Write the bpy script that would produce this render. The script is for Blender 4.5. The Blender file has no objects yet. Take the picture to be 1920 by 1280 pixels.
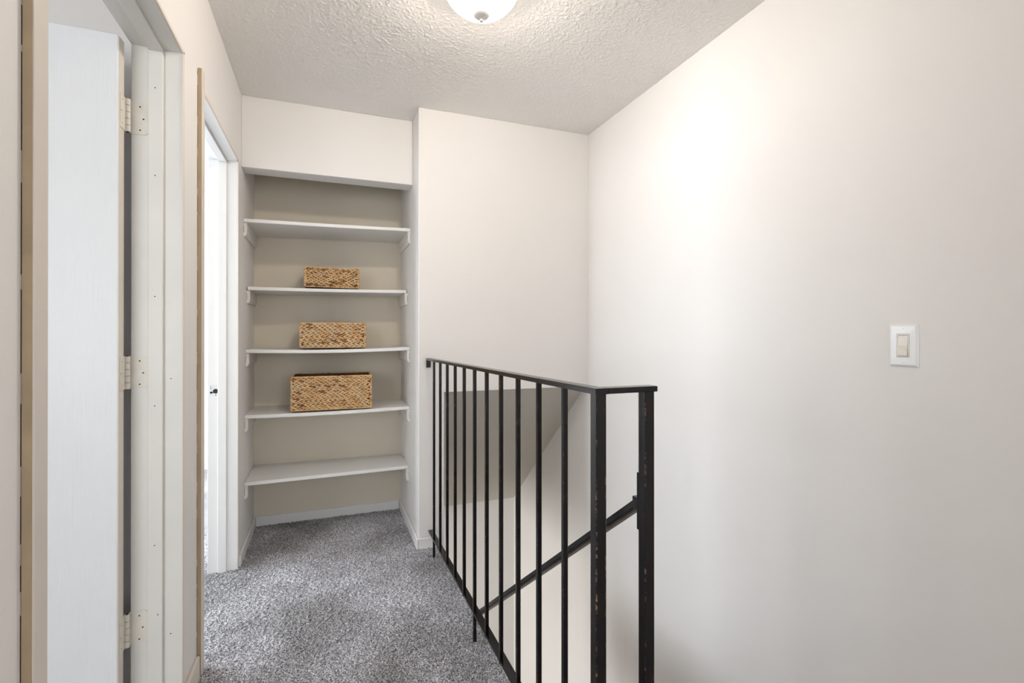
import bpy, bmesh, math, random
import numpy as np
from mathutils import Vector, Matrix

random.seed(7)
SC = bpy.context.scene
COL = SC.collection

# ------------------------------------------------------------------ camera
F_PX = 911.94
cam_d = bpy.data.cameras.new('camera')
cam_d.sensor_width = 36.0
cam_d.lens = F_PX / 1920 * 36.0
cam_d.shift_y = -0.0162 * F_PX / 1920
cam_d.clip_start = 0.02
cam = bpy.data.objects.new('camera', cam_d)
COL.objects.link(cam)
cam.location = (0, 0, 1.185)
cam.rotation_euler = (math.pi / 2 + 0.002, 0, -0.3644)
SC.camera = cam

# ------------------------------------------------------------------ world, daylight, exposure
SC.view_settings.view_transform = 'Standard'
SC.view_settings.look = 'None'
SC.view_settings.gamma = 1.0
SC.view_settings.use_curve_mapping = False
SC.view_settings.exposure = 0.42
SC.cycles.use_denoising = True
SC.cycles.max_bounces = 6
SC.cycles.diffuse_bounces = 4
SC.cycles.glossy_bounces = 3
SC.cycles.caustics_reflective = False
SC.cycles.caustics_refractive = False
SC.cycles.use_adaptive_sampling = True
SC.cycles.adaptive_threshold = 0.09
SC.cycles.adaptive_min_samples = 16
SC.cycles.sample_clamp_indirect = 6.0

world = bpy.data.worlds.new('sky')
SC.world = world
world.use_nodes = True
world.node_tree.nodes['Background'].inputs[0].default_value = (0.75, 0.87, 1.0, 1)
world.node_tree.nodes['Background'].inputs[1].default_value = 1.0

def daylight(name, loc, rot, sx, sy, power, color):
    l = bpy.data.lights.new(name, 'AREA')
    l.shape = 'RECTANGLE'; l.size = sx; l.size_y = sy
    l.energy = power; l.color = color
    o = bpy.data.objects.new(name, l)
    COL.objects.link(o)
    o.location = loc; o.rotation_euler = rot
    return o
R90 = math.pi / 2
# daylight entering by the window openings built below (area lamps in the openings); the hall one is added fill
daylight('window_daylight_bedroom', (-1.95, -1.27, 1.45), (R90, 0, 0), 1.5, 1.2, 36, (0.96, 0.98, 1.0))
daylight('window_daylight_far_room', (-3.47, 3.4, 1.45), (0, -R90, 0), 1.3, 1.9, 135, (0.84, 0.92, 1.0))
daylight('fill_light_hall', (0.56, -2.47, 1.45), (R90, 0, 0), 1.6, 1.7, 20, (1.0, 0.97, 0.95))  # fill light added behind the viewer, no window known there
daylight('window_daylight_downstairs', (-2.03, 3.05, -1.35), (0, -R90, 0), 1.28, 1.38, 38, (1.0, 0.98, 0.95))

# ------------------------------------------------------------------ dimensions (metres)
XL, XR = -0.417, 1.538          # hall side walls
XLR = -0.545                    # room side of the left wall
YB, YH, YA = 2.688, 2.879, 3.363  # back wall, closet header, closet back
XP, XP2 = 0.474, 0.618          # partition faces
H = 2.44
ZH = 2.064                      # header underside
ZD = 2.06                       # door head

# ------------------------------------------------------------------ materials
def new_mat(name):
    m = bpy.data.materials.new(name)
    m.use_nodes = True
    nt = m.node_tree
    return m, nt, nt.nodes['Principled BSDF']

def N(nt, typ, **kw):
    n = nt.nodes.new(typ)
    for k, v in kw.items():
        if hasattr(n, k):
            setattr(n, k, v)
        else:
            n.inputs[k].default_value = v
    return n

def objcoord(nt, scale=(1, 1, 1), rot=(0, 0, 0)):
    tc = N(nt, 'ShaderNodeNewGeometry')
    mp = N(nt, 'ShaderNodeMapping')
    mp.inputs['Scale'].default_value = scale
    mp.inputs['Rotation'].default_value = rot
    nt.links.new(tc.outputs['Position'], mp.inputs['Vector'])
    return mp.outputs['Vector']

def ramp(nt, fac, stops, interp='LINEAR'):
    r = N(nt, 'ShaderNodeValToRGB')
    r.color_ramp.interpolation = interp
    el = r.color_ramp.elements
    while len(el) < len(stops):
        el.new(0.5)
    for e, (p, c) in zip(el, stops):
        e.position = p
        e.color = (*c, 1) if len(c) == 3 else c
    nt.links.new(fac, r.inputs['Fac'])
    return r.outputs['Color']

def paint(name, col, rough=0.55, var=0.02, bump=0.06, bscale=160, vscale=2.0, stretch=(1, 1, 1), bdist=0.002, spec=0.4):
    m, nt, b = new_mat(name)
    v = objcoord(nt)
    n1 = N(nt, 'ShaderNodeTexNoise', Scale=vscale, Detail=4.0)
    nt.links.new(v, n1.inputs['Vector'])
    lo = tuple(max(0, c * (1 - var)) for c in col); hi = tuple(min(1, c * (1 + var)) for c in col)
    c = ramp(nt, n1.outputs['Fac'], [(0.3, lo), (0.7, hi)])
    nt.links.new(c, b.inputs['Base Color'])
    b.inputs['Roughness'].default_value = rough
    b.inputs['Specular IOR Level'].default_value = spec
    if bump:
        v2 = objcoord(nt, stretch)
        n2 = N(nt, 'ShaderNodeTexNoise', Scale=bscale, Detail=3.0)
        nt.links.new(v2, n2.inputs['Vector'])
        bp = N(nt, 'ShaderNodeBump', Strength=bump, Distance=bdist)
        nt.links.new(n2.outputs['Fac'], bp.inputs['Height'])
        nt.links.new(bp.outputs['Normal'], b.inputs['Normal'])
    return m

M = {}
M['wall'] = paint('wall_paint', (0.84, 0.815, 0.79), 0.6, 0.012, 0.10, 220)
M['wall_bounce'] = paint('alcove_bounce_tint', (0.75, 0.68, 0.56), 0.6, 0.015, 0.08, 220)  # wall paint with the shade and yellow lamp bounce put into its colour
M['white'] = paint('white_trim_paint', (0.83, 0.825, 0.81), 0.38, 0.015, 0.05, 90)
M['shelf'] = paint('white_shelf_paint', (0.83, 0.82, 0.80), 0.42, 0.02, 0.05, 60)
M['cleat'] = paint('cream_cleat_paint', (0.79, 0.755, 0.70), 0.5, 0.02, 0.06, 60)
M['pale_floor'] = paint('bounce_floor', (0.66, 0.61, 0.54), 0.4, 0.05, 0.05, 30)  # unseen lower floor, made pale to bounce light up onto the soffit
M['finial'] = paint('satin_finial_metal', (0.80, 0.76, 0.72), 0.35, 0.02, 0)
M['door'] = paint('embossed_white_door', (0.83, 0.84, 0.85), 0.42, 0.012, 0.55, 26, stretch=(6, 6, 0.35), bdist=0.0025)
M['casing'] = paint('cream_casing_paint', (0.74, 0.68, 0.61), 0.5, 0.04, 0.12, 120)
M['casing_edge'] = paint('aged_casing_edge', (0.44, 0.335, 0.215), 0.6, 0.10, 0.2, 60, vscale=14)
M['jamb'] = paint('aged_white_jamb_paint', (0.75, 0.735, 0.69), 0.42, 0.03, 0.08, 90, vscale=5)
M['hinge'] = paint('painted_over_hinge', (0.74, 0.70, 0.63), 0.45, 0.05, 0.25, 140, vscale=30)
M['hole'] = paint('dark_hole', (0.03, 0.022, 0.018), 0.8, 0.1, 0)
M['plate'] = paint('white_switch_plastic', (0.86, 0.86, 0.85), 0.25, 0.0, 0)
M['almond'] = paint('almond_switch_plastic', (0.76, 0.71, 0.62), 0.28, 0.0, 0)
M['strike'] = paint('painted_strike_metal', (0.75, 0.76, 0.78), 0.35, 0.06, 0.2, 200, vscale=60)
M['nickel'] = paint('brushed_nickel', (0.62, 0.57, 0.52), 0.35, 0.03, 0)
M['nickel'].node_tree.nodes['Principled BSDF'].inputs['Metallic'].default_value = 0.7

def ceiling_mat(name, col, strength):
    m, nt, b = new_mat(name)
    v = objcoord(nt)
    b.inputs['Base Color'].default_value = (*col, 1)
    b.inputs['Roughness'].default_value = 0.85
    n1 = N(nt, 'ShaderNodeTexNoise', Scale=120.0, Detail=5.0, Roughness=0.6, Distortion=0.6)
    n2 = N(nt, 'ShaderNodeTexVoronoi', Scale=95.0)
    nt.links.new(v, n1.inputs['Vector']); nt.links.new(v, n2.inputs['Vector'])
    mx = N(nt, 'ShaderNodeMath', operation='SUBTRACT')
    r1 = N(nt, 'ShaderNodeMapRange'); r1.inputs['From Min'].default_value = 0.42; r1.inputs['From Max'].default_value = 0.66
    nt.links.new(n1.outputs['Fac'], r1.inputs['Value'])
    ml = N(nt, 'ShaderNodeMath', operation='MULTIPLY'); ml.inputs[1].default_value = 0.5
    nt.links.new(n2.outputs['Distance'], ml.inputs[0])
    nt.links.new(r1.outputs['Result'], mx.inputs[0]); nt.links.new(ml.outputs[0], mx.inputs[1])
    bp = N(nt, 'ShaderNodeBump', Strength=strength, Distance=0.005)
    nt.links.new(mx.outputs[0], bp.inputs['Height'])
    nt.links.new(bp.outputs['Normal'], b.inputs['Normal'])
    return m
M['ceiling'] = ceiling_mat('stippled_ceiling', (0.86, 0.835, 0.80), 0.75)
M['ceiling_relief'] = paint('ceiling_spray_paint', (0.86, 0.83, 0.79), 0.85, 0.01, 0.6, 130, bdist=0.004)
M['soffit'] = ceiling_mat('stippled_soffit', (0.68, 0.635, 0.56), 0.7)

def carpet_mat():
    m, nt, b = new_mat('grey_cut_pile_carpet')
    v = objcoord(nt)
    n1 = N(nt, 'ShaderNodeTexNoise', Scale=210.0, Detail=2.0, Roughness=0.7)
    n2 = N(nt, 'ShaderNodeTexNoise', Scale=2.6, Detail=4.0, Roughness=0.55, Distortion=0.4)
    n3 = N(nt, 'ShaderNodeTexNoise', Scale=420.0, Detail=1.0)
    for n in (n1, n2, n3): nt.links.new(v, n.inputs['Vector'])
    c1 = ramp(nt, n1.outputs['Fac'], [(0.36, (0.060, 0.059, 0.063)), (0.5, (0.335, 0.333, 0.343)), (0.64, (0.80, 0.80, 0.82))])
    c2 = ramp(nt, n2.outputs['Fac'], [(0.36, (0.62, 0.61, 0.60)), (0.64, (1.16, 1.16, 1.19))])
    c3 = ramp(nt, n3.outputs['Fac'], [(0.35, (0.7, 0.7, 0.72)), (0.65, (1.25, 1.24, 1.24))])
    m1 = N(nt, 'ShaderNodeMix', data_type='RGBA', blend_type='MULTIPLY'); m1.inputs[0].default_value = 1
    m2 = N(nt, 'ShaderNodeMix', data_type='RGBA', blend_type='MULTIPLY'); m2.inputs[0].default_value = 1
    nt.links.new(c1, m1.inputs[6]); nt.links.new(c2, m1.inputs[7])
    nt.links.new(m1.outputs[2], m2.inputs[6]); nt.links.new(c3, m2.inputs[7])
    nt.links.new(m2.outputs[2], b.inputs['Base Color'])
    b.inputs['Roughness'].default_value = 0.95
    b.inputs['Specular IOR Level'].default_value = 0.1
    b.inputs['Sheen Weight'].default_value = 0.25
    bp = N(nt, 'ShaderNodeBump', Strength=0.5, Distance=0.004)
    nt.links.new(n1.outputs['Fac'], bp.inputs['Height'])
    nt.links.new(bp.outputs['Normal'], b.inputs['Normal'])
    return m
M['carpet'] = carpet_mat()

def iron_mat():
    m, nt, b = new_mat('worn_black_painted_iron')
    v = objcoord(nt)
    n1 = N(nt, 'ShaderNodeTexNoise', Scale=38.0, Detail=6.0, Roughness=0.65)
    n2 = N(nt, 'ShaderNodeTexNoise', Scale=140.0, Detail=5.0, Roughness=0.7)
    for n in (n1, n2): nt.links.new(v, n.inputs['Vector'])
    base = ramp(nt, n1.outputs['Fac'], [(0.45, (0.006, 0.0055, 0.0065)), (0.72, (0.020, 0.011, 0.008))])
    geo = N(nt, 'ShaderNodeNewGeometry')
    at = N(nt, 'ShaderNodeAttribute'); at.attribute_name = 'edge_wear'
    sm = N(nt, 'ShaderNodeMath', operation='MULTIPLY'); nt.links.new(at.outputs['Fac'], sm.inputs[0])
    rr = N(nt, 'ShaderNodeMapRange'); rr.inputs['From Min'].default_value = 0.50; rr.inputs['From Max'].default_value = 0.56
    nt.links.new(n2.outputs['Fac'], rr.inputs['Value']); n4 = N(nt, 'ShaderNodeTexNoise', Scale=9.0, Detail=2.0); nt.links.new(v, n4.inputs['Vector'])
    r4 = N(nt, 'ShaderNodeMapRange'); r4.inputs['From Min'].default_value = 0.42; r4.inputs['From Max'].default_value = 0.58
    nt.links.new(n4.outputs['Fac'], r4.inputs['Value'])
    m4 = N(nt, 'ShaderNodeMath', operation='MULTIPLY')
    nt.links.new(rr.outputs['Result'], m4.inputs[0]); nt.links.new(r4.outputs['Result'], m4.inputs[1])
    nt.links.new(m4.outputs[0], sm.inputs[1])
    chip = ramp(nt, n1.outputs['Fac'], [(0.42, (0.08, 0.026, 0.012)), (0.60, (0.42, 0.29, 0.21))])
    mix = N(nt, 'ShaderNodeMix', data_type='RGBA')
    nt.links.new(sm.outputs[0], mix.inputs[0]); nt.links.new(base, mix.inputs[6]); nt.links.new(chip, mix.inputs[7])
    nt.links.new(mix.outputs[2], b.inputs['Base Color'])
    b.inputs['Roughness'].default_value = 0.2
    b.inputs['Specular IOR Level'].default_value = 0.36
    bp = N(nt, 'ShaderNodeBump', Strength=0.15, Distance=0.001)
    nt.links.new(n2.outputs['Fac'], bp.inputs['Height']); nt.links.new(bp.outputs['Normal'], b.inputs['Normal'])
    return m
M['iron'] = iron_mat()
M['bare_iron'] = paint('worn_brown_iron', (0.17, 0.14, 0.11), 0.5, 0.2, 0.1, 90, vscale=30)

def wicker_mat():
    m, nt, b = new_mat('woven_water_hyacinth')
    at = N(nt, 'ShaderNodeAttribute'); at.attribute_name = 'strand'
    c = ramp(nt, at.outputs['Fac'], [(0.0, (0.20, 0.085, 0.035)), (0.2, (0.44, 0.21, 0.08)), (0.5, (0.70, 0.43, 0.19)),
                                      (0.8, (0.80, 0.545, 0.28)), (1.0, (0.68, 0.54, 0.38))])
    v = objcoord(nt, (60, 400, 400))
    n1 = N(nt, 'ShaderNodeTexNoise', Scale=1.0, Detail=3.0)
    nt.links.new(v, n1.inputs['Vector'])
    c2 = ramp(nt, n1.outputs['Fac'], [(0.3, (0.72, 0.68, 0.64)), (0.7, (1.1, 1.1, 1.1))])
    mx = N(nt, 'ShaderNodeMix', data_type='RGBA', blend_type='MULTIPLY'); mx.inputs[0].default_value = 1
    nt.links.new(c, mx.inputs[6]); nt.links.new(c2, mx.inputs[7])
    nt.links.new(mx.outputs[2], b.inputs['Base Color'])
    b.inputs['Roughness'].default_value = 0.55
    return m
M['wicker'] = wicker_mat()
M['wicker_dark'] = paint('basket_inner_shell', (0.12, 0.06, 0.028), 0.8, 0.25, 0.5, 120, vscale=40)

def lamp_glass():
    # thin frosted glass: part of the bulb's light passes straight, the rest makes the dome glow
    m, nt, b = new_mat('lit_frosted_glass')
    em = N(nt, 'ShaderNodeEmission', Strength=18.0)
    em.inputs['Color'].default_value = (1.0, 0.92, 0.82, 1)
    tr = N(nt, 'ShaderNodeBsdfTransparent')
    mx = N(nt, 'ShaderNodeMixShader'); mx.inputs[0].default_value = 0.30
    nt.links.new(tr.outputs[0], mx.inputs[1]); nt.links.new(em.outputs[0], mx.inputs[2])
    nt.links.new(mx.outputs[0], nt.nodes['Material Output'].inputs['Surface'])
    return m
M['glow'] = lamp_glass()

# ------------------------------------------------------------------ mesh helpers (world coordinates)
def bm_box(bm, x0, x1, y0, y1, z0, z1, bevel=0.0, seg=1):
    r = bmesh.ops.create_cube(bm, size=1.0)
    vs = r['verts']
    for v in vs:
        v.co = Vector(((x0 + x1) / 2 + v.co.x * (x1 - x0), (y0 + y1) / 2 + v.co.y * (y1 - y0), (z0 + z1) / 2 + v.co.z * (z1 - z0)))
    if bevel > 0:
        es = list({e for v in vs for e in v.link_edges})
        bmesh.ops.bevel(bm, geom=es, offset=bevel, segments=seg, affect='EDGES', profile=0.5)
    return vs

def bm_cyl(bm, p0, p1, r0, r1=None, seg=20):
    r1 = r0 if r1 is None else r1
    p0, p1 = Vector(p0), Vector(p1)
    d = p1 - p0
    q = d.to_track_quat('Z', 'Y').to_matrix().to_4x4()
    mat = Matrix.Translation((p0 + p1) / 2) @ q
    bmesh.ops.create_cone(bm, cap_ends=True, segments=seg, radius1=r0, radius2=r1, depth=d.length, matrix=mat)

def bm_lathe(bm, prof, cx, cy, seg=48):
    rings = []
    for r, z in prof:
        if r < 1e-5:
            rings.append([bm.verts.new((cx, cy, z))])
        else:
            rings.append([bm.verts.new((cx + r * math.cos(2 * math.pi * k / seg), cy + r * math.sin(2 * math.pi * k / seg), z)) for k in range(seg)])
    for a, b in zip(rings, rings[1:]):
        for k in range(seg):
            k2 = (k + 1) % seg
            f = [a[k % len(a)], a[k2 % len(a)], b[k2 % len(b)], b[k % len(b)]]
            f2 = []
            for v in f:
                if v not in f2: f2.append(v)
            if len(f2) > 2: bm.faces.new(f2)

def bm_poly_prism(bm, pts2, axis, a0, a1):
    """extrude a 2-D outline along an axis ('X': pts are (y,z); 'Y': (x,z); 'Z': (x,y))"""
    def mk(p, a):
        if axis == 'X': return (a, p[0], p[1])
        if axis == 'Y': return (p[0], a, p[1])
        return (p[0], p[1], a)
    va = [bm.verts.new(mk(p, a0)) for p in pts2]
    vb = [bm.verts.new(mk(p, a1)) for p in pts2]
    n = len(pts2)
    bm.faces.new(va); bm.faces.new(vb[::-1])
    for i in range(n):
        bm.faces.new([va[i], vb[i], vb[(i + 1) % n], va[(i + 1) % n]])

def finish(name, bm, mat, parent=None, smooth=False, origin=None):
    bmesh.ops.recalc_face_normals(bm, faces=bm.faces[:])
    if parent is not None:
        base = world_loc(parent)
    else:
        if origin is None:
            xs = [v.co for v in bm.verts]
            mn = Vector((min(c.x for c in xs), min(c.y for c in xs), min(c.z for c in xs)))
            mx = Vector((max(c.x for c in xs), max(c.y for c in xs), 0))
            base = Vector(((mn.x + mx.x) / 2, (mn.y + mx.y) / 2, mn.z))
        else:
            base = Vector(origin)
    for v in bm.verts: v.co -= base
    me = bpy.data.meshes.new(name)
    bm.to_mesh(me); bm.free()
    if smooth:
        for p in me.polygons: p.use_smooth = True
    if mat: me.materials.append(M[mat])
    o = bpy.data.objects.new(name, me)
    COL.objects.link(o)
    if parent is not None:
        o.parent = parent
    else:
        o.location = base
    return o

def world_loc(o):
    l = Vector((0, 0, 0))
    while o is not None:
        l += Vector(o.location); o = o.parent
    return l

def tag(o, label, cat, group=None, kind=None):
    o['label'] = label; o['category'] = cat
    if group: o['group'] = group
    if kind: o['kind'] = kind
    return o

def struct(o, label, cat):
    return tag(o, label, cat, kind='structure')

def thing(name, loc):
    o = bpy.data.objects.new(name, None)
    COL.objects.link(o); o.location = loc
    o.empty_display_size = 0.05
    return o

def box(name, x0, x1, y0, y1, z0, z1, mat, parent=None, bevel=0.0, seg=1):
    bm = bmesh.new(); bm_box(bm, x0, x1, y0, y1, z0, z1, bevel, seg)
    return finish(name, bm, mat, parent)

def boxes(name, lst, mat, parent=None, bevel=0.0):
    bm = bmesh.new()
    for b in lst: bm_box(bm, *b, bevel=bevel)
    return finish(name, bm, mat, parent)

# ================================================================== STRUCTURE
ZLOW = -2.74      # floor of the storey below
YS = 0.90         # top nosing of the stairs
XE = 0.600        # edge of hall floor at the stairwell
D1 = (0.975, 1.772)     # doorway near
D2 = (1.995, 2.778)     # doorway far

struct(boxes('floor', [(-3.5, XE, -2.5, YA + 0.1, -0.22, 0.0), (XE, XR, -2.5, YS, -0.22, 0.0), (-3.5, XLR, YA + 0.1, 5.1, -0.22, 0.0)], 'carpet'),
       'grey carpeted floor of the landing and the rooms beside it', 'floor')
struct(boxes('ceiling', [(-3.5, XR + 0.12, -2.5, YA + 0.12, H, H + 0.1), (-3.5, XLR, YA + 0.12, 5.1, H, H + 0.1)], 'ceiling'),
       'off-white stippled ceiling above the landing', 'ceiling')
# left wall with its two doorways (solid pieces joined: one wall)
struct(boxes('wall_left', [
    (XLR, XL, -2.5, D1[0], 0, H), (XLR, XL, D1[0], D1[1], ZD, H), (XLR, XL, D1[1], D2[0], 0, H),
    (XLR, XL, D2[0], D2[1], ZD, H), (XLR, XL, D2[1], YA + 0.12, 0, H)], 'wall'),
    'cream wall on the left with two doorways', 'wall')
struct(box('wall_right', XR, XR + 0.12, -2.5, 4.1, ZLOW, H, 'wall'),
       'long plain off-white wall on the right above the stairs', 'wall')
# back wall: partition end that stops at the floor and the part hanging over the stairwell
bm = bmesh.new()
bm_box(bm, XP, XP2, YB, YA + 0.12, -0.42, H, 0.004, 2)
bm_box(bm, XP2 - 0.004, XR, YB, YB + 0.10, 0.862, H)
struct(finish('wall_back', bm, 'wall'), 'off-white back wall over the stairwell beside the shelf alcove', 'wall')
struct(box('wall_alcove_back', XL, XP, YA, YA + 0.12, 0, H, 'wall_bounce'), 'back wall of the open shelf alcove', 'wall')
struct(box('wall_alcove_header', XL, XP, YH, YH + 0.122, ZH, H, 'wall', bevel=0.002), 'cream header wall above the open shelf alcove', 'wall')
# rear of the hall (behind the viewer) with an opening added for fill light
struct(boxes('wall_rear', [(XL, -0.3, -2.5, -2.4, 0, H), (1.42, XR, -2.5, -2.4, 0, H), (-0.3, 1.42, -2.5, -2.4, 0, 0.6), (-0.3, 1.42, -2.5, -2.4, 2.25, H)], 'wall'),
       'off-white rear wall of the landing with an opening added for fill light', 'wall')
# room behind the near doorway
struct(boxes('wall_bedroom', [
    (-3.5, XLR, 1.922, 1.985, 0, H), (-3.5, -3.4, -1.3, 1.922, 0, H),
    (-3.4, -2.72, -1.3, -1.2, 0, H), (-1.18, XLR, -1.3, -1.2, 0, H), (-2.72, -1.18, -1.3, -1.2, 0, 0.83), (-2.72, -1.18, -1.3, -1.2, 2.07, H)], 'wall'),
    'off-white walls of the room behind the nearer doorway', 'wall')
# room behind the far doorway
struct(boxes('wall_far_room', [
    (-3.5, XLR, 4.955, 5.07, 0, H), (-3.5, -3.4, 1.985, 2.44, 0, H), (-3.5, -3.4, 4.36, 4.955, 0, H),
    (-3.5, -3.4, 2.44, 4.36, 0, 0.8), (-3.5, -3.4, 2.44, 4.36, 2.1, H), (XLR, XLR + 0.1, YA + 0.12, 5.07, 0, H)], 'wall'),
    'bright white walls of the room behind the farther doorway', 'wall')
# stairwell below: sloped soffit, end wall, inner wall, lower rooms
YE, ZE = 3.99, -0.245
bm = bmesh.new()
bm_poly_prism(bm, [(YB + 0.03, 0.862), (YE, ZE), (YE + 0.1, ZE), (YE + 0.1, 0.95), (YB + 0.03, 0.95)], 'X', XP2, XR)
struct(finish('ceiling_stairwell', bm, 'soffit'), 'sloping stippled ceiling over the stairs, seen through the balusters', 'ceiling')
struct(boxes('wall_stairwell_end', [(XP2 - 2.7, XR, YE, YE + 0.1, ZLOW, ZE + 0.01)], 'wall'), 'plain wall at the foot of the stairs below the sloping ceiling', 'wall')
struct(boxes('wall_stairwell_inner', [(XE, XP2, YS, YB, -0.95, -0.02), (-2.1, XE, YS - 0.1, YS, ZLOW, -0.22),
       (-2.1, -2.0, YS, 2.35, ZLOW, -0.22), (-2.1, -2.0, 3.75, YE, ZLOW, -0.22), (-2.1, -2.0, 2.35, 3.75, ZLOW, -2.0), (-2.1, -2.0, 2.35, 3.75, -0.7, -0.22),
       (XE, XR, YS - 0.1, YS, ZLOW, -0.22)], 'wall'),
       'stairwell walls under the landing', 'wall')
struct(boxes('ceiling_downstairs', [(-2.1, XE, YS, YE + 0.1, -0.42, -0.22), (XE, XP2, YB, YE + 0.1, -0.42, -0.3)], 'ceiling'), 'flat ceiling of the lower hall', 'ceiling')
struct(boxes('floor_downstairs', [(-2.1, XR, YS - 0.1, YE + 0.1, ZLOW - 0.1, ZLOW)], 'pale_floor'), 'unseen floor at the foot of the stairs, made pale to bounce light', 'floor')
st = []
n_st = 13
for i in range(n_st):
    st.append((XP2, XR, YS + i * 0.228, YS + (i + 1) * 0.228, ZLOW, -0.2 * (i + 1)))
struct(boxes('floor_stairs', st, 'carpet'), 'carpeted flight of stairs going down beside the railing', 'stairs')

# windows (plain frames in the openings; daylight for the rooms, added fill at the rear)
def window(name, axis, a0, a1, z0, z1, p, label):
    t = 0.045
    bm = bmesh.new()
    def B(u0, u1, w0, w1):
        if axis == 'X': bm_box(bm, u0, u1, p - 0.03, p + 0.03, w0, w1)
        else: bm_box(bm, p - 0.03, p + 0.03, u0, u1, w0, w1)
    B(a0, a1, z0, z0 + t); B(a0, a1, z1 - t, z1); B(a0, a0 + t, z0 + t, z1 - t); B(a1 - t, a1, z0 + t, z1 - t)
    B((a0 + a1) / 2 - t / 2, (a0 + a1) / 2 + t / 2, z0 + t, z1 - t)
    return struct(finish(name, bm, 'white'), label, 'window')
window('window_1', 'X', -2.72, -1.18, 0.83, 2.07, -1.22, 'white window frame of the room behind the nearer doorway')
window('window_2', 'Y', 2.44, 4.36, 0.8, 2.1, -3.43, 'white window frame of the room behind the farther doorway')
window('window_fill', 'X', -0.3, 1.42, 0.6, 2.25, -2.43, 'white frame of the added fill-light window in the rear wall of the landing')  # frame round the added fill light, out of view

# ------------------------------------------------------------------ baseboards
def baseboard(name, segs, label, mat='white'):
    bm = bmesh.new()
    for s in segs: bm_box(bm, *s, bevel=0.004, seg=2)
    return struct(finish(name, bm, mat), label, 'baseboard')
BT, BH = 0.012, 0.064
baseboard('baseboard_left', [(XL, XL + BT, 1.80, 1.945, 0, BH + .02)], 'short cream baseboard between the two doorways', 'casing')
baseboard('baseboard_alcove_left', [(XL, XL + BT, 2.80, YA, 0, BH)], 'white baseboard along the left side of the shelf alcove')
baseboard('baseboard_alcove_back', [(XL + BT, XP - BT, YA - BT, YA, 0, BH)], 'white baseboard along the back of the shelf alcove')
baseboard('baseboard_partition', [(XP - BT, XP, YB - BT, YA - BT, 0, BH), (XP, XE, YB - BT, YB, 0, BH)], 'white baseboard wrapping the partition corner beside the railing')
baseboard('baseboard_far_room', [(-3.4, XLR, 4.943, 4.955, 0, 0.075)], 'white baseboard of the room behind the farther doorway')

# ------------------------------------------------------------------ door frames
def disc(bm, p, n, r, seg=10, th=0.0012):
    p = Vector(p); n = Vector(n)
    bm_cyl(bm, p - n * 0.002, p + n * th, r, r, seg)

def door_frame(name, y0, y1, label, holes, jm='white'):
    t = thing(name, (XL - 0.06, (y0 + y1) / 2, 0))
    struct(t, label, 'door frame')
    jt = 0.018
    e = 0.003
    # the wall opening is lined with boards jt thick; XL side carries a small rounded edge
    for nm, ya, yb, sy in (('jamb', y1 - 0.001, y1 + jt - .001, -1), ('jamb', y0 - jt + .001, y0 + 0.001, 1)):
        yy0, yy1 = (y1 - 0.006, y1 + 0.001) if sy < 0 else (y0 - 0.001, y0 + 0.006)
        box(nm, XLR - 0.002, XL + 0.002, yy0, yy1, 0.0, ZD, jm, t, 0.0015)
        s0, s1 = (yy0 - 0.011, yy0) if sy < 0 else (yy1, yy1 + 0.011)
        box('door_stop', -0.502, -0.464, s0, s1, 0.0, ZD - 0.017, jm, t, 0.0025, 2)
        b0, b1 = (y1 - 0.008, y1 + 0.004) if sy < 0 else (y0 - 0.004, y0 + 0.008)
        box('edge_bead', XL - 0.001, XL + 0.004, b0, b1, 0.0, ZD + 0.002, 'casing', t, 0.002, 2)
    box('head_jamb', XLR - 0.002, XL + 0.002, y0 + 0.006, y1 - 0.006, ZD - 0.006, ZD + 0.001, jm, t, 0.0015)
    box('door_stop', -0.502, -0.464, y0 + 0.006, y1 - 0.006, ZD - 0.017, ZD - 0.006, jm, t, 0.0025, 2)
    box('edge_bead', XL - 0.001, XL + 0.004, y0 - 0.004, y1 + 0.004, ZD - 0.008, ZD + 0.004, 'casing', t, 0.002, 2)
    if holes:
        bm = bmesh.new()
        for x, z in holes:
            yy = y1 - 0.006 - (0.011 if -0.502 < x < -0.464 else 0)
            disc(bm, (x, yy, z), (0, -1, 0), 0.0016)
        finish('nail_holes', bm, 'hole', t)
    return t
f1 = door_frame('trim_1', *D1, 'white painted door frame with stops around the nearer doorway',
                [(-0.484, 1.93), (-0.484, 1.665), (-0.484, 0.97), (-0.445, 1.05), (-0.445, 0.27), (-0.475, 0.34), (-0.484, 1.3), (-0.484, .55)], 'jamb')
f2 = door_frame('trim_2', *D2, 'white painted door frame with a strike plate around the farther doorway', [])
# strike plate in the far jamb
yj = D2[1] - 0.006
sp = box('strike_plate', -0.540, -0.508, yj - 0.0015, yj + 0.001, 0.878, 0.935, 'strike', f2, 0.0008)
bm = bmesh.new(); bm_cyl(bm, (-0.5125, yj - 0.0022, 0.905), (-0.5125, yj + 0.001, 0.905), 0.0115, seg=20)
finish('latch_hole', bm, 'hole', sp)
bm = bmesh.new()
bm_cyl(bm, (-0.531, yj - 0.0022, 0.899), (-0.531, yj + 0.001, 0.899), 0.0055, seg=12)
bm_box(bm, -0.534, -0.521, yj - 0.0022, yj, 0.897, 0.901)
for z in (0.926, 0.919): bm_cyl(bm, (-0.533, yj - 0.002, z), (-0.533, yj, z), 0.0022, seg=8)
bm_cyl(bm, (-0.512, yj - 0.002, 0.886), (-0.512, yj, 0.886), 0.0025, seg=8)
finish('screw_holes', bm, 'hole', sp)

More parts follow.
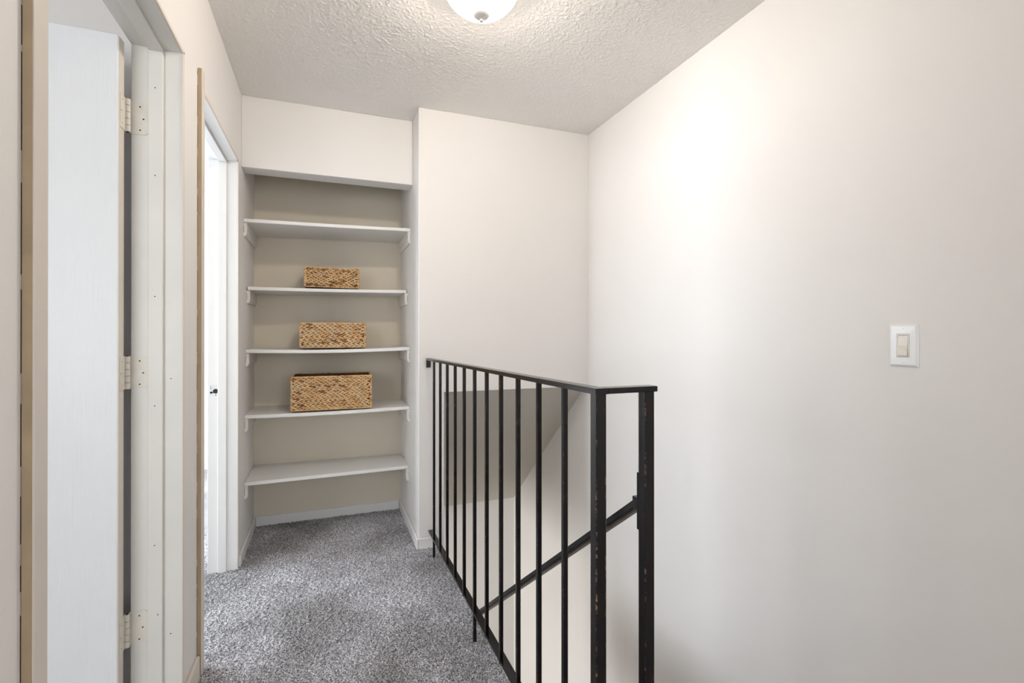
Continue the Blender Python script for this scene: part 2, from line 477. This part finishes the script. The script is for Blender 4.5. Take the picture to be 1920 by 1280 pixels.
# casings nailed on the wall at the near side of each doorway (edge towards the viewer)
def casing(name, y0, y1, z1, label):
    t = thing(name, (XL + 0.007, (y0 + y1) / 2, 0)); struct(t, label, 'trim')
    box('casing_face', XL + 0.0, XL + 0.0145, y0 + 0.0015, y1, 0.0, z1, 'casing', t, 0.0025, 2)
    # raw, darker edge strip
    box('casing_edge', XL + 0.001, XL + 0.0125, y0, y0 + 0.002, 0.0, z1 - 0.002, 'casing_edge', t)
    # broken caulk line between casing and wall
    bm = bmesh.new(); z = 0.08
    rnd = random.Random(3)
    while z < z1 - 0.02:
        l = rnd.uniform(0.03, 0.16)
        bm_box(bm, XL - 0.0005, XL + rnd.uniform(0.0003, 0.0007), y0 - 0.0006, y0 + 0.001, z, min(z + l, z1 - 0.01))
        z += l + rnd.uniform(0.004, 0.05)
    finish('caulk_gap', bm, 'hole', t)
    return t
casing('trim_3', 0.919, 0.961, 2.30, 'cream casing strip at the left picture edge, nearest the viewer')
casing('trim_4', 1.955, 1.994, 2.109, 'narrow cream casing strip with a raw edge between the two doorways')

# ------------------------------------------------------------------ open door
def make_door():
    t = thing('door_1', (-0.56, 1.73, 0.01)); struct(t, 'white wood-grain door standing open in the nearer doorway', 'door')
    x1, x0 = -0.559, -1.325
    yf, yb = 1.704, 1.746
    box('slab', x0, x1, yf, yb, 0.022, 2.046, 'door', t, 0.0015)
    box('hinge_edge', x1 - 0.0005, x1 + 0.0015, yf + 0.0015, yb - 0.0015, 0.024, 2.044, 'casing', t)
    bm = bmesh.new()
    bm_lathe_y(bm, [(0.0, 1.640), (0.022, 1.645), (0.027, 1.658), (0.024, 1.672), (0.012, 1.682), (0.011, 1.698), (0.03, 1.700), (0.03, 1.704)], -1.26, 0.95)
    finish('door_knob', bm, 'nickel', t, True)
    for zc in (1.835, 1.072, 0.308):
        h = thing('hinge', (0, 0, 0)); h.parent = t
        h.location = Vector((-0.55, 1.755, zc)) - t.location
        # knuckle barrel of five pieces
        for k in range(5):
            bm = bmesh.new()
            za = zc - 0.049 + k * 0.0196
            bm_cyl(bm, (-0.5515, 1.7535, za + 0.0006), (-0.5515, 1.7535, za + 0.0190), 0.0068, seg=16)
            finish('knuckle', bm, 'hinge', h)
        bm = bmesh.new()
        bm_cyl(bm, (-0.5515, 1.7535, zc - 0.05), (-0.5515, 1.7535, zc + 0.0505), 0.0035, seg=12)
        finish('pin', bm, 'hole', h)
        # jamb leaf with rounded far corners
        yj = D1[1] - 0.006
        pts = []
        xa, xb, r = -0.549, -0.5035, 0.012
        pts += [(xa, zc - 0.049), ]
        for a in np.linspace(-90, 0, 6): pts.append((xb - r + r * math.cos(math.radians(a)), zc - 0.049 + r + r * math.sin(math.radians(a))))
        for a in np.linspace(0, 90, 6): pts.append((xb - r + r * math.cos(math.radians(a)), zc + 0.049 - r + r * math.sin(math.radians(a))))
        pts.append((xa, zc + 0.049))
        bm = bmesh.new(); bm_poly_prism(bm, pts, 'Y', yj - 0.0022, yj + 0.0005)
        finish('jamb_leaf', bm, 'hinge', h)
        bm = bmesh.new()
        for x, dz in ((-0.524, 0.034), (-0.5155, -0.002), (-0.524, -0.036)):
            disc(bm, (x, yj - 0.0022, zc + dz), (0, -1, 0), 0.0021)
        finish('screw', bm, 'hole', h)
        box('door_leaf', x1 + 0.0012, x1 + 0.0035, yf + 0.008, yb + 0.006, zc - 0.049, zc + 0.049, 'hinge', h)
        bm = bmesh.new()
        for y, dz in ((yf + 0.02, 0.034), (yf + 0.014, 0.0), (yf + 0.02, -0.034)):
            disc(bm, (x1 + 0.0035, y, zc + dz), (1, 0, 0), 0.0014)
        finish('screw', bm, 'casing_edge', h)
    return t

def bm_lathe_y(bm, prof, cx, cz, seg=28):
    rings = []
    for r, y in prof:
        if r < 1e-5: rings.append([bm.verts.new((cx, y, cz))])
        else: rings.append([bm.verts.new((cx + r * math.cos(2 * math.pi * k / seg), y, cz + r * math.sin(2 * math.pi * k / seg))) for k in range(seg)])
    for a, b in zip(rings, rings[1:]):
        for k in range(seg):
            k2 = (k + 1) % seg; f2 = []
            for v in (a[k % len(a)], a[k2 % len(a)], b[k2 % len(b)], b[k % len(b)]):
                if v not in f2: f2.append(v)
            if len(f2) > 2: bm.faces.new(f2)
make_door()

# ------------------------------------------------------------------ carpet pile (real relief on the visible landing)
def carpet_pile():
    rng = np.random.default_rng(11)
    x0, x1, y0, y1, s = -0.95, XE - 0.002, 0.7, YA - 0.001, 0.0042
    nx, ny = int((x1 - x0) / s), int((y1 - y0) / s)
    X = np.linspace(x0, x1, nx); Y = np.linspace(y0, y1, ny)
    gx, gy = np.meshgrid(X, Y)
    r = rng.random((ny, nx)); r2 = rng.random((ny, nx))
    sm = (r + np.roll(r, 1, 0) + np.roll(r, 1, 1) + np.roll(r, (1, 1), (0, 1))) / 4
    z = 0.003 + 0.0085 * np.clip((0.45 * r + 0.9 * sm - 0.2), 0, 1.2)
    gx = gx + (rng.random((ny, nx)) - .5) * 0.0022; gy = gy + (r2 - .5) * 0.0022
    gx = np.clip(gx, x0, x1)
    # tucks down at the stairwell edge
    z = np.where(gx > x1 - 0.012, z * (x1 - gx) / 0.012 + 0.001, z)
    co = np.stack([gx, gy, z], -1).reshape(-1, 3)
    i = np.arange(nx * ny).reshape(ny, nx)
    q = np.stack([i[:-1, :-1], i[:-1, 1:], i[1:, 1:], i[1:, :-1]], -1).reshape(-1, 4)
    # only keep the hall side: drop faces inside the partition
    cen = co[q].mean(1)
    keep = ~((cen[:, 0] > XP) & (cen[:, 1] > YB))
    way = (cen[:, 1] > D2[0] + 0.007) & (cen[:, 1] < D2[1] - 0.007)
    keep &= (cen[:, 0] > XL) | way | ((cen[:, 0] < XLR) & (cen[:, 1] > 1.99))
    q = q[keep]
    me = bpy.data.meshes.new('carpet_pile')
    me.vertices.add(len(co)); me.vertices.foreach_set('co', co.ravel())
    me.loops.add(len(q) * 4); me.loops.foreach_set('vertex_index', q.ravel().astype(np.int32))
    me.polygons.add(len(q)); me.polygons.foreach_set('loop_start', np.arange(0, len(q) * 4, 4, dtype=np.int32))
    me.update(calc_edges=True); me.validate()
    me.materials.append(M['carpet'])
    o = bpy.data.objects.new('carpet_pile', me); COL.objects.link(o)
    tag(o, 'mottled grey cut-pile carpet on the landing between doorways and railing', 'carpet', kind='stuff')
carpet_pile()

# ------------------------------------------------------------------ sprayed stipple on the hall ceiling (real relief)
def smooth_noise(rng, ny, nx, k):
    a = rng.standard_normal((ny, nx))
    for _ in range(k):
        a = (a + np.roll(a, 1, 0) + np.roll(a, -1, 0) + np.roll(a, 1, 1) + np.roll(a, -1, 1)) / 5
    return a / a.std()
def ceiling_stipple(parent):
    rng = np.random.default_rng(5)
    x0, x1, y0, y1, s = XL, XR, 0.75, YH, 0.0042
    nx, ny = int((x1 - x0) / s), int((y1 - y0) / s)
    gx, gy = np.meshgrid(np.linspace(x0, x1, nx), np.linspace(y0, y1, ny))
    h = np.clip(smooth_noise(rng, ny, nx, 1) - 0.1, 0, 2.0) * 0.00095 + np.clip(smooth_noise(rng, ny, nx, 0), 0, 2.0) * 0.0004
    co = np.stack([gx, gy, H - 0.0003 - h], -1).reshape(-1, 3) - np.array(world_loc(parent))
    i = np.arange(nx * ny).reshape(ny, nx)
    q = np.stack([i[:-1, :-1], i[1:, :-1], i[1:, 1:], i[:-1, 1:]], -1).reshape(-1, 4)
    me = bpy.data.meshes.new('stipple')
    me.vertices.add(len(co)); me.vertices.foreach_set('co', co.ravel())
    me.loops.add(len(q) * 4); me.loops.foreach_set('vertex_index', q.ravel().astype(np.int32))
    me.polygons.add(len(q)); me.polygons.foreach_set('loop_start', np.arange(0, len(q) * 4, 4, dtype=np.int32))
    me.update(calc_edges=True)
    me.polygons.foreach_set('use_smooth', np.ones(len(q), dtype=bool))
    me.materials.append(M['ceiling_relief'])
    o = bpy.data.objects.new('stipple', me); COL.objects.link(o); o.parent = parent
    o['kind'] = 'stuff'
ceiling_stipple(bpy.data.objects['ceiling'])

# ------------------------------------------------------------------ shelves
def shelf(zl, zr, yl, yr, sag, label, gap=0.002):
    t = thing('alcove_shelf', (0.03, 3.18, min(zl, zr) - 0.02))
    tag(t, label, 'shelf', 'painted shelves in the alcove')
    xa, xb = XL + gap, XP - gap
    n = 16; th = 0.0195
    bm = bmesh.new(); rows = []
    for k in range(n + 1):
        u = k / n
        x = xa + (xb - xa) * u
        z = zl + (zr - zl) * u - sag * math.sin(math.pi * u)
        yf = yl + (yr - yl) * u
        e = 0.0025
        pr = [(yf + e, z), (YA - 0.001, z), (YA - 0.001, z - th), (yf + e, z - th), (yf, z - th + e), (yf, z - e)]
        rows.append([bm.verts.new((x, y, zz)) for y, zz in pr])
    for a, b in zip(rows, rows[1:]):
        for j in range(6):
            bm.faces.new([a[j], b[j], b[(j + 1) % 6], a[(j + 1) % 6]])
    bm.faces.new(rows[0]); bm.faces.new(rows[-1][::-1])
    finish('board', bm, 'shelf', t)
    for sx, x, z, y in ((1, XL, zl, yl), (-1, XP, zr, yr)):
        w, hh = 0.0165, 0.072
        z1 = z - th - 0.0008; z0 = z1 - hh
        ya = y + (0.012 if sx > 0 else 0.0)
        bm = bmesh.new()
        prof = [(0, z1), (w, z1), (w, z0 + 0.014), (w * 0.55, z0), (0, z0)]
        bm_poly_prism(bm, [(x + sx * px, pz) for px, pz in prof], 'Y', ya, YA - 0.001)
        c = finish('cleat', bm, 'cleat', t)
        bm = bmesh.new()
        bm_box(bm, min(x + sx * 0.0003, x + sx * 0.0016), max(x + sx * 0.0003, x + sx * 0.0016), ya - 0.0009, ya + 0.001, z0 + 0.02, z1 - 0.016)
        finish('gap', bm, 'hole', c)
    return t
shelf(1.808, 1.826, 2.945, 2.957, 0.002, 'empty white top shelf of the alcove, just below the header')
shelf(1.453, 1.464, 3.056, 3.080, 0.003, 'white alcove shelf carrying the smallest basket', 0.006)
shelf(1.103, 1.109, 3.020, 2.985, 0.008, 'white alcove shelf carrying the middle-sized basket')
shelf(0.746, 0.750, 2.988, 2.984, 0.006, 'white alcove shelf carrying the largest basket')
shelf(0.382, 0.378, 2.983, 3.030, 0.001, 'empty white bottom shelf of the alcove, above the carpet')

# ------------------------------------------------------------------ woven baskets
def strand_template(nu=7, nv=6):
    """a leaf-like strand along +X, length 1, half width .5 in Z, bulging to -Y"""
    V = []; Fs = []
    for i in range(nu):
        u = i / (nu - 1)
        r = math.sin(math.pi * (0.06 + 0.88 * u)) ** 0.7
        for j in range(nv):
            a = math.pi * 2 * j / nv
            V.append((u - 0.5, -math.cos(a) * 0.5 * r, math.sin(a) * 0.5 * r))
    for i in range(nu - 1):
        for j in range(nv):
            Fs.append((i * nv + j, i * nv + (j + 1) % nv, (i + 1) * nv + (j + 1) % nv, (i + 1) * nv + j))
    Fs.append(tuple(range(nv))[::-1]); Fs.append(tuple((nu - 1) * nv + j for j in range(nv)))
    return np.array(V), Fs
SV, SF = strand_template()

class Weave:
    def __init__(s): s.V = []; s.F = []; s.A = []; s.n = 0
    def add(s, pos, xd, zd, out, L, W, T, tone):
        P = np.array(pos) + SV[:, :1] * L * np.array(xd) + SV[:, 1:2] * -T * np.array(out) + SV[:, 2:3] * W * np.array(zd)
        s.V.append(P); s.F += [tuple(i + s.n for i in f) for f in SF]
        s.A += [tone] * len(SV); s.n += len(SV)
    def build(s, name, parent):
        base = np.array(world_loc(parent))
        me = bpy.data.meshes.new(name)
        me.from_pydata((np.concatenate(s.V) - base).tolist(), [], s.F)
        at = me.attributes.new('strand', 'FLOAT', 'POINT'); at.data.foreach_set('value', np.array(s.A, dtype=np.float32))
        for p in me.polygons: p.use_smooth = True
        me.materials.append(M['wicker'])
        o = bpy.data.objects.new(name, me); COL.objects.link(o); o.parent = parent
        return o

def basket(x0, x1, y0, y1, z0, h, rows, rot, label, seed, slit=False, pitch=0.020):
    rnd = random.Random(seed)
    cx, cy = (x0 + x1) / 2, (y0 + y1) / 2
    t = thing('wicker_basket', (cx, cy, z0)); tag(t, label, 'basket', 'woven baskets on the alcove shelves')
    z1 = z0 + h
    w = 0.006
    # inner shell: floor and four thin sides
    bm = bmesh.new()
    bm_box(bm, x0 + w, x1 - w, y0 + w, y1 - w, z0 + 0.002, z0 + 0.008)
    bm_box(bm, x0 + w, x1 - w, y0 + w, y0 + w + 0.004, z0 + 0.008, z1 - 0.006)
    bm_box(bm, x0 + w, x1 - w, y1 - w - 0.004, y1 - w, z0 + 0.008, z1 - 0.006)
    bm_box(bm, x0 + w, x0 + w + 0.004, y0 + w + 0.004, y1 - w - 0.004, z0 + 0.008, z1 - 0.006)
    bm_box(bm, x1 - w - 0.004, x1 - w, y0 + w + 0.004, y1 - w - 0.004, z0 + 0.008, z1 - 0.006)
    finish('inner_shell', bm, 'wicker_dark', t)
    faces = [('front', (x0, y0), (1, 0), x1 - x0, (0, -1)), ('back', (x1, y1), (-1, 0), x1 - x0, (0, 1)),
             ('side', (x1, y0), (0, 1), y1 - y0, (1, 0)), ('side', (x0, y1), (0, -1), y1 - y0, (-1, 0))]
    zz0, zz1 = z0 + 0.006, z1 - 0.007
    rh = (zz1 - zz0) / rows
    for nm, (ax, ay), (dx, dy), length, (ox, oy) in faces:
        W = Weave()
        for r in range(rows):
            zc = zz0 + (r + 0.5) * rh
            n = int(length / pitch)
            tone0 = rnd.uniform(0.55, 0.8)
            flip = 1
            ph = rnd.uniform(-0.5, 0.5)
            for k in range(-1, n + 1):
                for up in (1, -1):
                    s = (k + 0.5 + ph + (0.25 if up > 0 else -0.25)) * length / n
                    if s < 0.004 or s > length - 0.004: s = min(max(s, 0.005), length - 0.005)
                    ang = math.radians(rnd.uniform(17, 23)) * up * flip * -1
                    ca, sa = math.cos(ang), math.sin(ang)
                    xd = (dx * ca, dy * ca, sa); zd = (-dx * sa, -dy * sa, ca)
                    tone = min(1, max(0, tone0 + rnd.gauss(0, 0.2)))
                    if rnd.random() < 0.04: tone = rnd.uniform(0, 0.15)
                    b = rnd.uniform(-0.0008, 0.0012) + 0.004 - 0.0015 + (0.0015 if up > 0 else 0)
                    if slit and nm == 'front' and r == rows - 2 and s > length - 0.016: continue
                    L = pitch * rnd.uniform(1.3, 1.5)
                    L = min(L, 2 * min(s, length - s) + 0.004)
                    W.add((ax + dx * s - ox * (w - b), ay + dy * s - oy * (w - b), zc + up * rh * 0.23 + rnd.uniform(-.0006, .0006)),
                          xd, zd, (ox, oy, 0), L, rh * rnd.uniform(0.54, 0.62), 0.0085, tone)
        o = W.build(nm + '_weave', t)
        o['kind'] = 'stuff'
    # rim cord: two twisted lays round the top and a foot cord
    for zc, rr, nm in ((z1 - 0.005, 0.0046, 'rim'), (z0 + 0.0045, 0.0040, 'foot_cord')):
        W = Weave()
        for _, (ax, ay), (dx, dy), length, (ox, oy) in faces:
            n = int(length / 0.02)
            for k in range(n + 1):
                s = 0.0165 + k * (length - 0.033) / n
                tone = min(1, max(0, rnd.gauss(0.62, 0.15)))
                W.add((ax + dx * s - ox * 0.004, ay + dy * s - oy * 0.004, zc + rnd.uniform(-.0005, .0005)), (dx, dy, rnd.uniform(-.06, .06)), (0, 0, 1), (ox, oy, 0),
                      0.034, rr * 2, rr * 2, tone)
        W.build(nm, t)
    if slit:
        bm = bmesh.new()
        bm_box(bm, x1 - 0.017, x1 - 0.006, y0 + 0.0012, y0 + 0.003, z1 - 2 * rh - 0.002, z1 - rh - 0.010)
        finish('weave_gap', bm, 'hole', t)
    t.rotation_euler.z = rot
    return t
basket(-0.124, 0.185, 3.095, 3.305, 1.4635, 0.122, 7, 0.012, 'smallest woven basket on the upper middle shelf', 1, pitch=0.026)
basket(-0.145, 0.221, 3.04, 3.27, 1.1065, 0.150, 7, 0.0, 'middle-sized braided basket between the smallest and the largest basket', 2, pitch=0.027)
basket(-0.187, 0.255, 3.00, 3.27, 0.7490, 0.199, 11, -0.012, 'largest woven basket, open on top, on the lower middle shelf', 3, slit=True, pitch=0.026)

# ------------------------------------------------------------------ iron railing
def wear(o, xy_edges):
    """point attribute marking the arrises where the paint is worn through"""
    me = o.data
    at = me.attributes.new('edge_wear', 'FLOAT', 'POINT')
    at.data.foreach_set('value', np.array(xy_edges, dtype=np.float32))

XRAIL = 0.531
Y_WALL, Y_END = YB, 0.886
def zt(y): return 1.055 + (Y_WALL - y) / (Y_WALL - Y_END) * 0.019    # top of the cap rail
def zb(y): return 0.106 + (Y_WALL - y) / (Y_WALL - Y_END) * 0.036    # top of the bottom bar
rail = thing('stair_railing', (XRAIL, (Y_WALL + Y_END) / 2, 0))
tag(rail, 'worn black iron stair railing with square balusters along the carpet edge', 'railing')

def worn_bar(name, x0, x1, y0, y1, z0, z1, parent, amount=1.0, bevel=0.0012):
    """upright square bar whose arrises carry worn paint: narrow faces at the arrises"""
    bm = bmesh.new()
    lay = bm.verts.layers.float.new('edge_wear')
    c = min(x1 - x0, y1 - y0)
    b = bevel; q = b + c * 0.10
    # outline with chamfered arrises and inner lines
    def side(a0, a1): return [a0 + b, a0 + q, a1 - q, a1 - b]
    pts = []
    for x in side(x0, x1): pts.append((x, y0))
    for y in side(y0, y1): pts.append((x1, y))
    for x in side(x0, x1)[::-1]: pts.append((x, y1))
    for y in side(y0, y1)[::-1]: pts.append((x0, y))
    wv = [1, 0, 0, 1] * 4
    rows = []
    for z in (z0, z1):
        row = []
        for (x, y), a in zip(pts, wv):
            v = bm.verts.new((x, y, z)); v[lay] = a * amount; row.append(v)
        rows.append(row)
    n = len(pts)
    for i in range(n):
        bm.faces.new([rows[0][i], rows[0][(i + 1) % n], rows[1][(i + 1) % n], rows[1][i]])
    bm.faces.new(rows[0][::-1]); bm.faces.new(rows[1])
    return finish(name, bm, 'iron', parent)

bw = 0.0122
for i in range(11):
    y = 2.548 - i * 0.1508
    foot = i in (0, 5)
    worn_bar('baluster', XRAIL - bw / 2, XRAIL + bw / 2, y - bw / 2, y + bw / 2, 0.012 if foot else zb(y) - 0.012, zt(y) - 0.012, rail, 0.3, 0.0008)
pw = 0.0245
worn_bar('post', XRAIL - pw / 2, XRAIL + pw / 2, Y_END - pw / 2, Y_END + pw / 2, 0.012, zt(Y_END) - 0.012, rail, 1.0)
XP_2 = 0.651
worn_bar('post', XP_2 - pw / 2, XP_2 + pw / 2, Y_END - pw / 2, Y_END + pw / 2, 0.012, zt(Y_END) - 0.012, rail, 0.4)

def sloped_bar(name, xc, w, ya, yb, za, zb_, th, parent, b=0.0022):
    """bar along Y with rounded upper arrises; za / zb_ are top heights at ya / yb"""
    bm = bmesh.new(); rows = []
    for y, z in ((ya, za), (yb, zb_)):
        pr = [(-w / 2, -th), (w / 2, -th), (w / 2, -b), (w / 2 - b * .3, -b * .3), (w / 2 - b, 0), (-w / 2 + b, 0), (-w / 2 + b * .3, -b * .3), (-w / 2, -b)]
        rows.append([bm.verts.new((xc + px, y, z + pz)) for px, pz in pr])
    n = len(rows[0])
    for j in range(n): bm.faces.new([rows[0][j], rows[1][j], rows[1][(j + 1) % n], rows[0][(j + 1) % n]])
    bm.faces.new(rows[0]); bm.faces.new(rows[1][::-1])
    return finish(name, bm, 'iron', parent)
cw = 0.031
sloped_bar('cap_rail', XRAIL, cw, Y_WALL, Y_END - cw / 2, zt(Y_WALL), zt(Y_END), 0.0125, rail)
bm = bmesh.new()
ze = zt(Y_END)
bm_box(bm, XRAIL + cw / 2 - 0.003, XP_2 + 0.019, Y_END - cw / 2, Y_END + cw / 2, ze - 0.0125, ze, 0.0022, 2)
finish('cap_rail_return', bm, 'iron', rail)
sloped_bar('bottom_bar', XRAIL + 0.008, 0.027, Y_WALL - 0.012, Y_END - pw / 2 - 0.001 + pw, zb(Y_WALL), zb(Y_END), 0.009, rail, 0.001)
box('wall_bracket', XRAIL - 0.0155, XRAIL + 0.008, YB - 0.012, YB, zt(YB) - 0.052, zt(YB) - 0.0125, 'iron', rail, 0.001)
for y in (2.548, 2.548 - 5 * 0.1508):
    box('weld_plate', XRAIL - 0.0065, XRAIL + 0.0075, y - 0.011, y + 0.011, zb(y), zb(y) + 0.0025, 'iron', rail, 0.0006)

# sloping handrail fixed to the return post
XH = 0.668
yA, zA = 0.915, 0.827
sl = -0.736
def hz(y): return zA + sl * (y - yA)
bm = bmesh.new()
yB2 = 3.6
w, th = 0.028, 0.019
for x0_, x1_, o0, o1 in ((XH - w / 2, XH + w / 2, 0.0, -th),):
    bm_poly_prism(bm, [(yA, hz(yA) + o0), (yB2, hz(yB2) + o0), (yB2, hz(yB2) + o1), (yA, hz(yA) + o1)], 'X', x0_, x1_)
bmesh.ops.bevel(bm, geom=bm.edges[:], offset=0.002, segments=2, affect='EDGES')
hr = finish('handrail', bm, 'iron', rail)
hr['label'] = 'slim black handrail sloping down the stairs behind the balusters'
bm = bmesh.new()
bm_poly_prism(bm, [(yA + 0.004, hz(yA) - th - 0.0005), (yB2 - .02, hz(yB2 - .02) - th - 0.0005), (yB2 - .02, hz(yB2 - .02) - th - 0.0095), (yA + 0.004, hz(yA) - th - 0.0095)], 'X', XH - 0.006, XH + 0.009)
finish('under_bar', bm, 'bare_iron', hr)
box('mounting_plate', XP_2 - pw / 2, XP_2 + pw / 2, Y_END + pw / 2, Y_END + pw / 2 + 0.006, hz(yA) - 0.07, hz(yA) + 0.055, 'iron', hr, 0.0008)
box('mounting_block', XP_2 - 0.008, XP_2 + 0.012, Y_END + pw / 2 + 0.006, yA + 0.012, hz(yA) - 0.032, hz(yA) - 0.004, 'iron', hr, 0.001)

# ------------------------------------------------------------------ light switch
sw = thing('light_switch', (XR, 0.8965, 1.154)); tag(sw, 'white wall plate with an almond rocker light switch on the right wall', 'switch')
PW, PH = 0.0375, 0.0605
yc, zc = 0.8965, 1.154
bm = bmesh.new()
# bevelled plate frame with an opening
ow, oh = 0.0165, 0.0335
def ring(hw, hh, x): return [bm.verts.new((x, yc + sx * hw, zc + sz * hh)) for sx, sz in ((-1, -1), (1, -1), (1, 1), (-1, 1))]
rg = [ring(PW, PH, XR), ring(PW, PH, XR - 0.002), ring(PW - 0.006, PH - 0.006, XR - 0.0058), ring(ow, oh, XR - 0.0062), ring(ow, oh, XR - 0.001)]
for a, b in zip(rg, rg[1:]):
    for k in range(4): bm.faces.new([a[k], a[(k + 1) % 4], b[(k + 1) % 4], b[k]])
bm.faces.new(rg[-1]); bm.faces.new(rg[0][::-1])
finish('wall_plate', bm, 'plate', sw)
bm = bmesh.new()
i_w, i_h = ow - 0.0008, oh - 0.0008
rg = [ring(i_w, i_h, XR - 0.0012), ring(i_w, i_h, XR - 0.0066), ring(i_w - 0.003, i_h - 0.003, XR - 0.0066), ring(i_w - 0.003, i_h - 0.003, XR - 0.0025)]
for a, b in zip(rg, rg[1:]):
    for k in range(4): bm.faces.new([a[k], a[(k + 1) % 4], b[(k + 1) % 4], b[k]])
finish('rocker_frame', bm, 'almond', sw)
bm = bmesh.new()
rw, rh_ = i_w - 0.0036, i_h - 0.0036
bm_poly_prism(bm, [(XR - 0.0022, zc - rh_), (XR - 0.0110, zc - rh_ + 0.0008), (XR - 0.0072, zc), (XR - 0.0060, zc + rh_ - 0.0006), (XR - 0.0022, zc + rh_)], 'Y', yc - rw, yc + rw)
finish('rocker', bm, 'almond', sw)
for dz in (0.0485, -0.0485):
    bm = bmesh.new(); bm_cyl(bm, (XR - 0.0055, yc, zc + dz), (XR - 0.0068, yc, zc + dz), 0.0032, 0.0028, 16)
    s = finish('screw', bm, 'plate', sw)
    box('screw_slot', XR - 0.0070, XR - 0.0066, yc - 0.0024, yc + 0.0024, zc + dz - 0.0005, zc + dz + 0.0005, 'nickel', s)

# ------------------------------------------------------------------ ceiling light
LX, LY = 0.494, 1.588
cl = thing('ceiling_light', (LX, LY, H)); tag(cl, 'lit frosted glass dome ceiling light with a small finial', 'ceiling light')
bm = bmesh.new()
bm_lathe(bm, [(0.0, H), (0.128, H), (0.142, H - 0.006), (0.157, H - 0.026), (0.160, H - 0.037), (0.156, H - 0.040), (0.151, H - 0.038), (0.147, H - 0.028), (0.0, H - 0.026)], LX, LY)
finish('pan', bm, 'nickel', cl, True)
bm = bmesh.new()
prof = []
Rg, hg, zt0 = 0.138, 0.128, H - 0.034
for k in range(15):
    a = math.pi / 2 * k / 14
    prof.append((Rg * math.cos(a) ** 0.9 if k < 14 else 0.0, zt0 - hg * math.sin(a)))
bm_lathe(bm, prof, LX, LY)
finish('glass_dome', bm, 'glow', cl, True)
zb0 = zt0 - hg
bm = bmesh.new()
bm_lathe(bm, [(0.0, zb0 + 0.004), (0.020, zb0 + 0.003), (0.0275, zb0 - 0.001), (0.0270, zb0 - 0.004), (0.020, zb0 - 0.010), (0.009, zb0 - 0.015), (0.0055, zb0 - 0.018), (0.0070, zb0 - 0.021), (0.006, zb0 - 0.025), (0.0, zb0 - 0.027)], LX, LY, 28)
finish('finial', bm, 'finial', cl, True)

# the bulb inside the dome
bl = bpy.data.lights.new('bulb', 'POINT')
bl.energy = 17.5; bl.color = (1.0, 0.885, 0.765); bl.shadow_soft_size = 0.03
bo = bpy.data.objects.new('bulb', bl); COL.objects.link(bo)
bo.parent = cl; bo.location = (0, 0, -0.068)
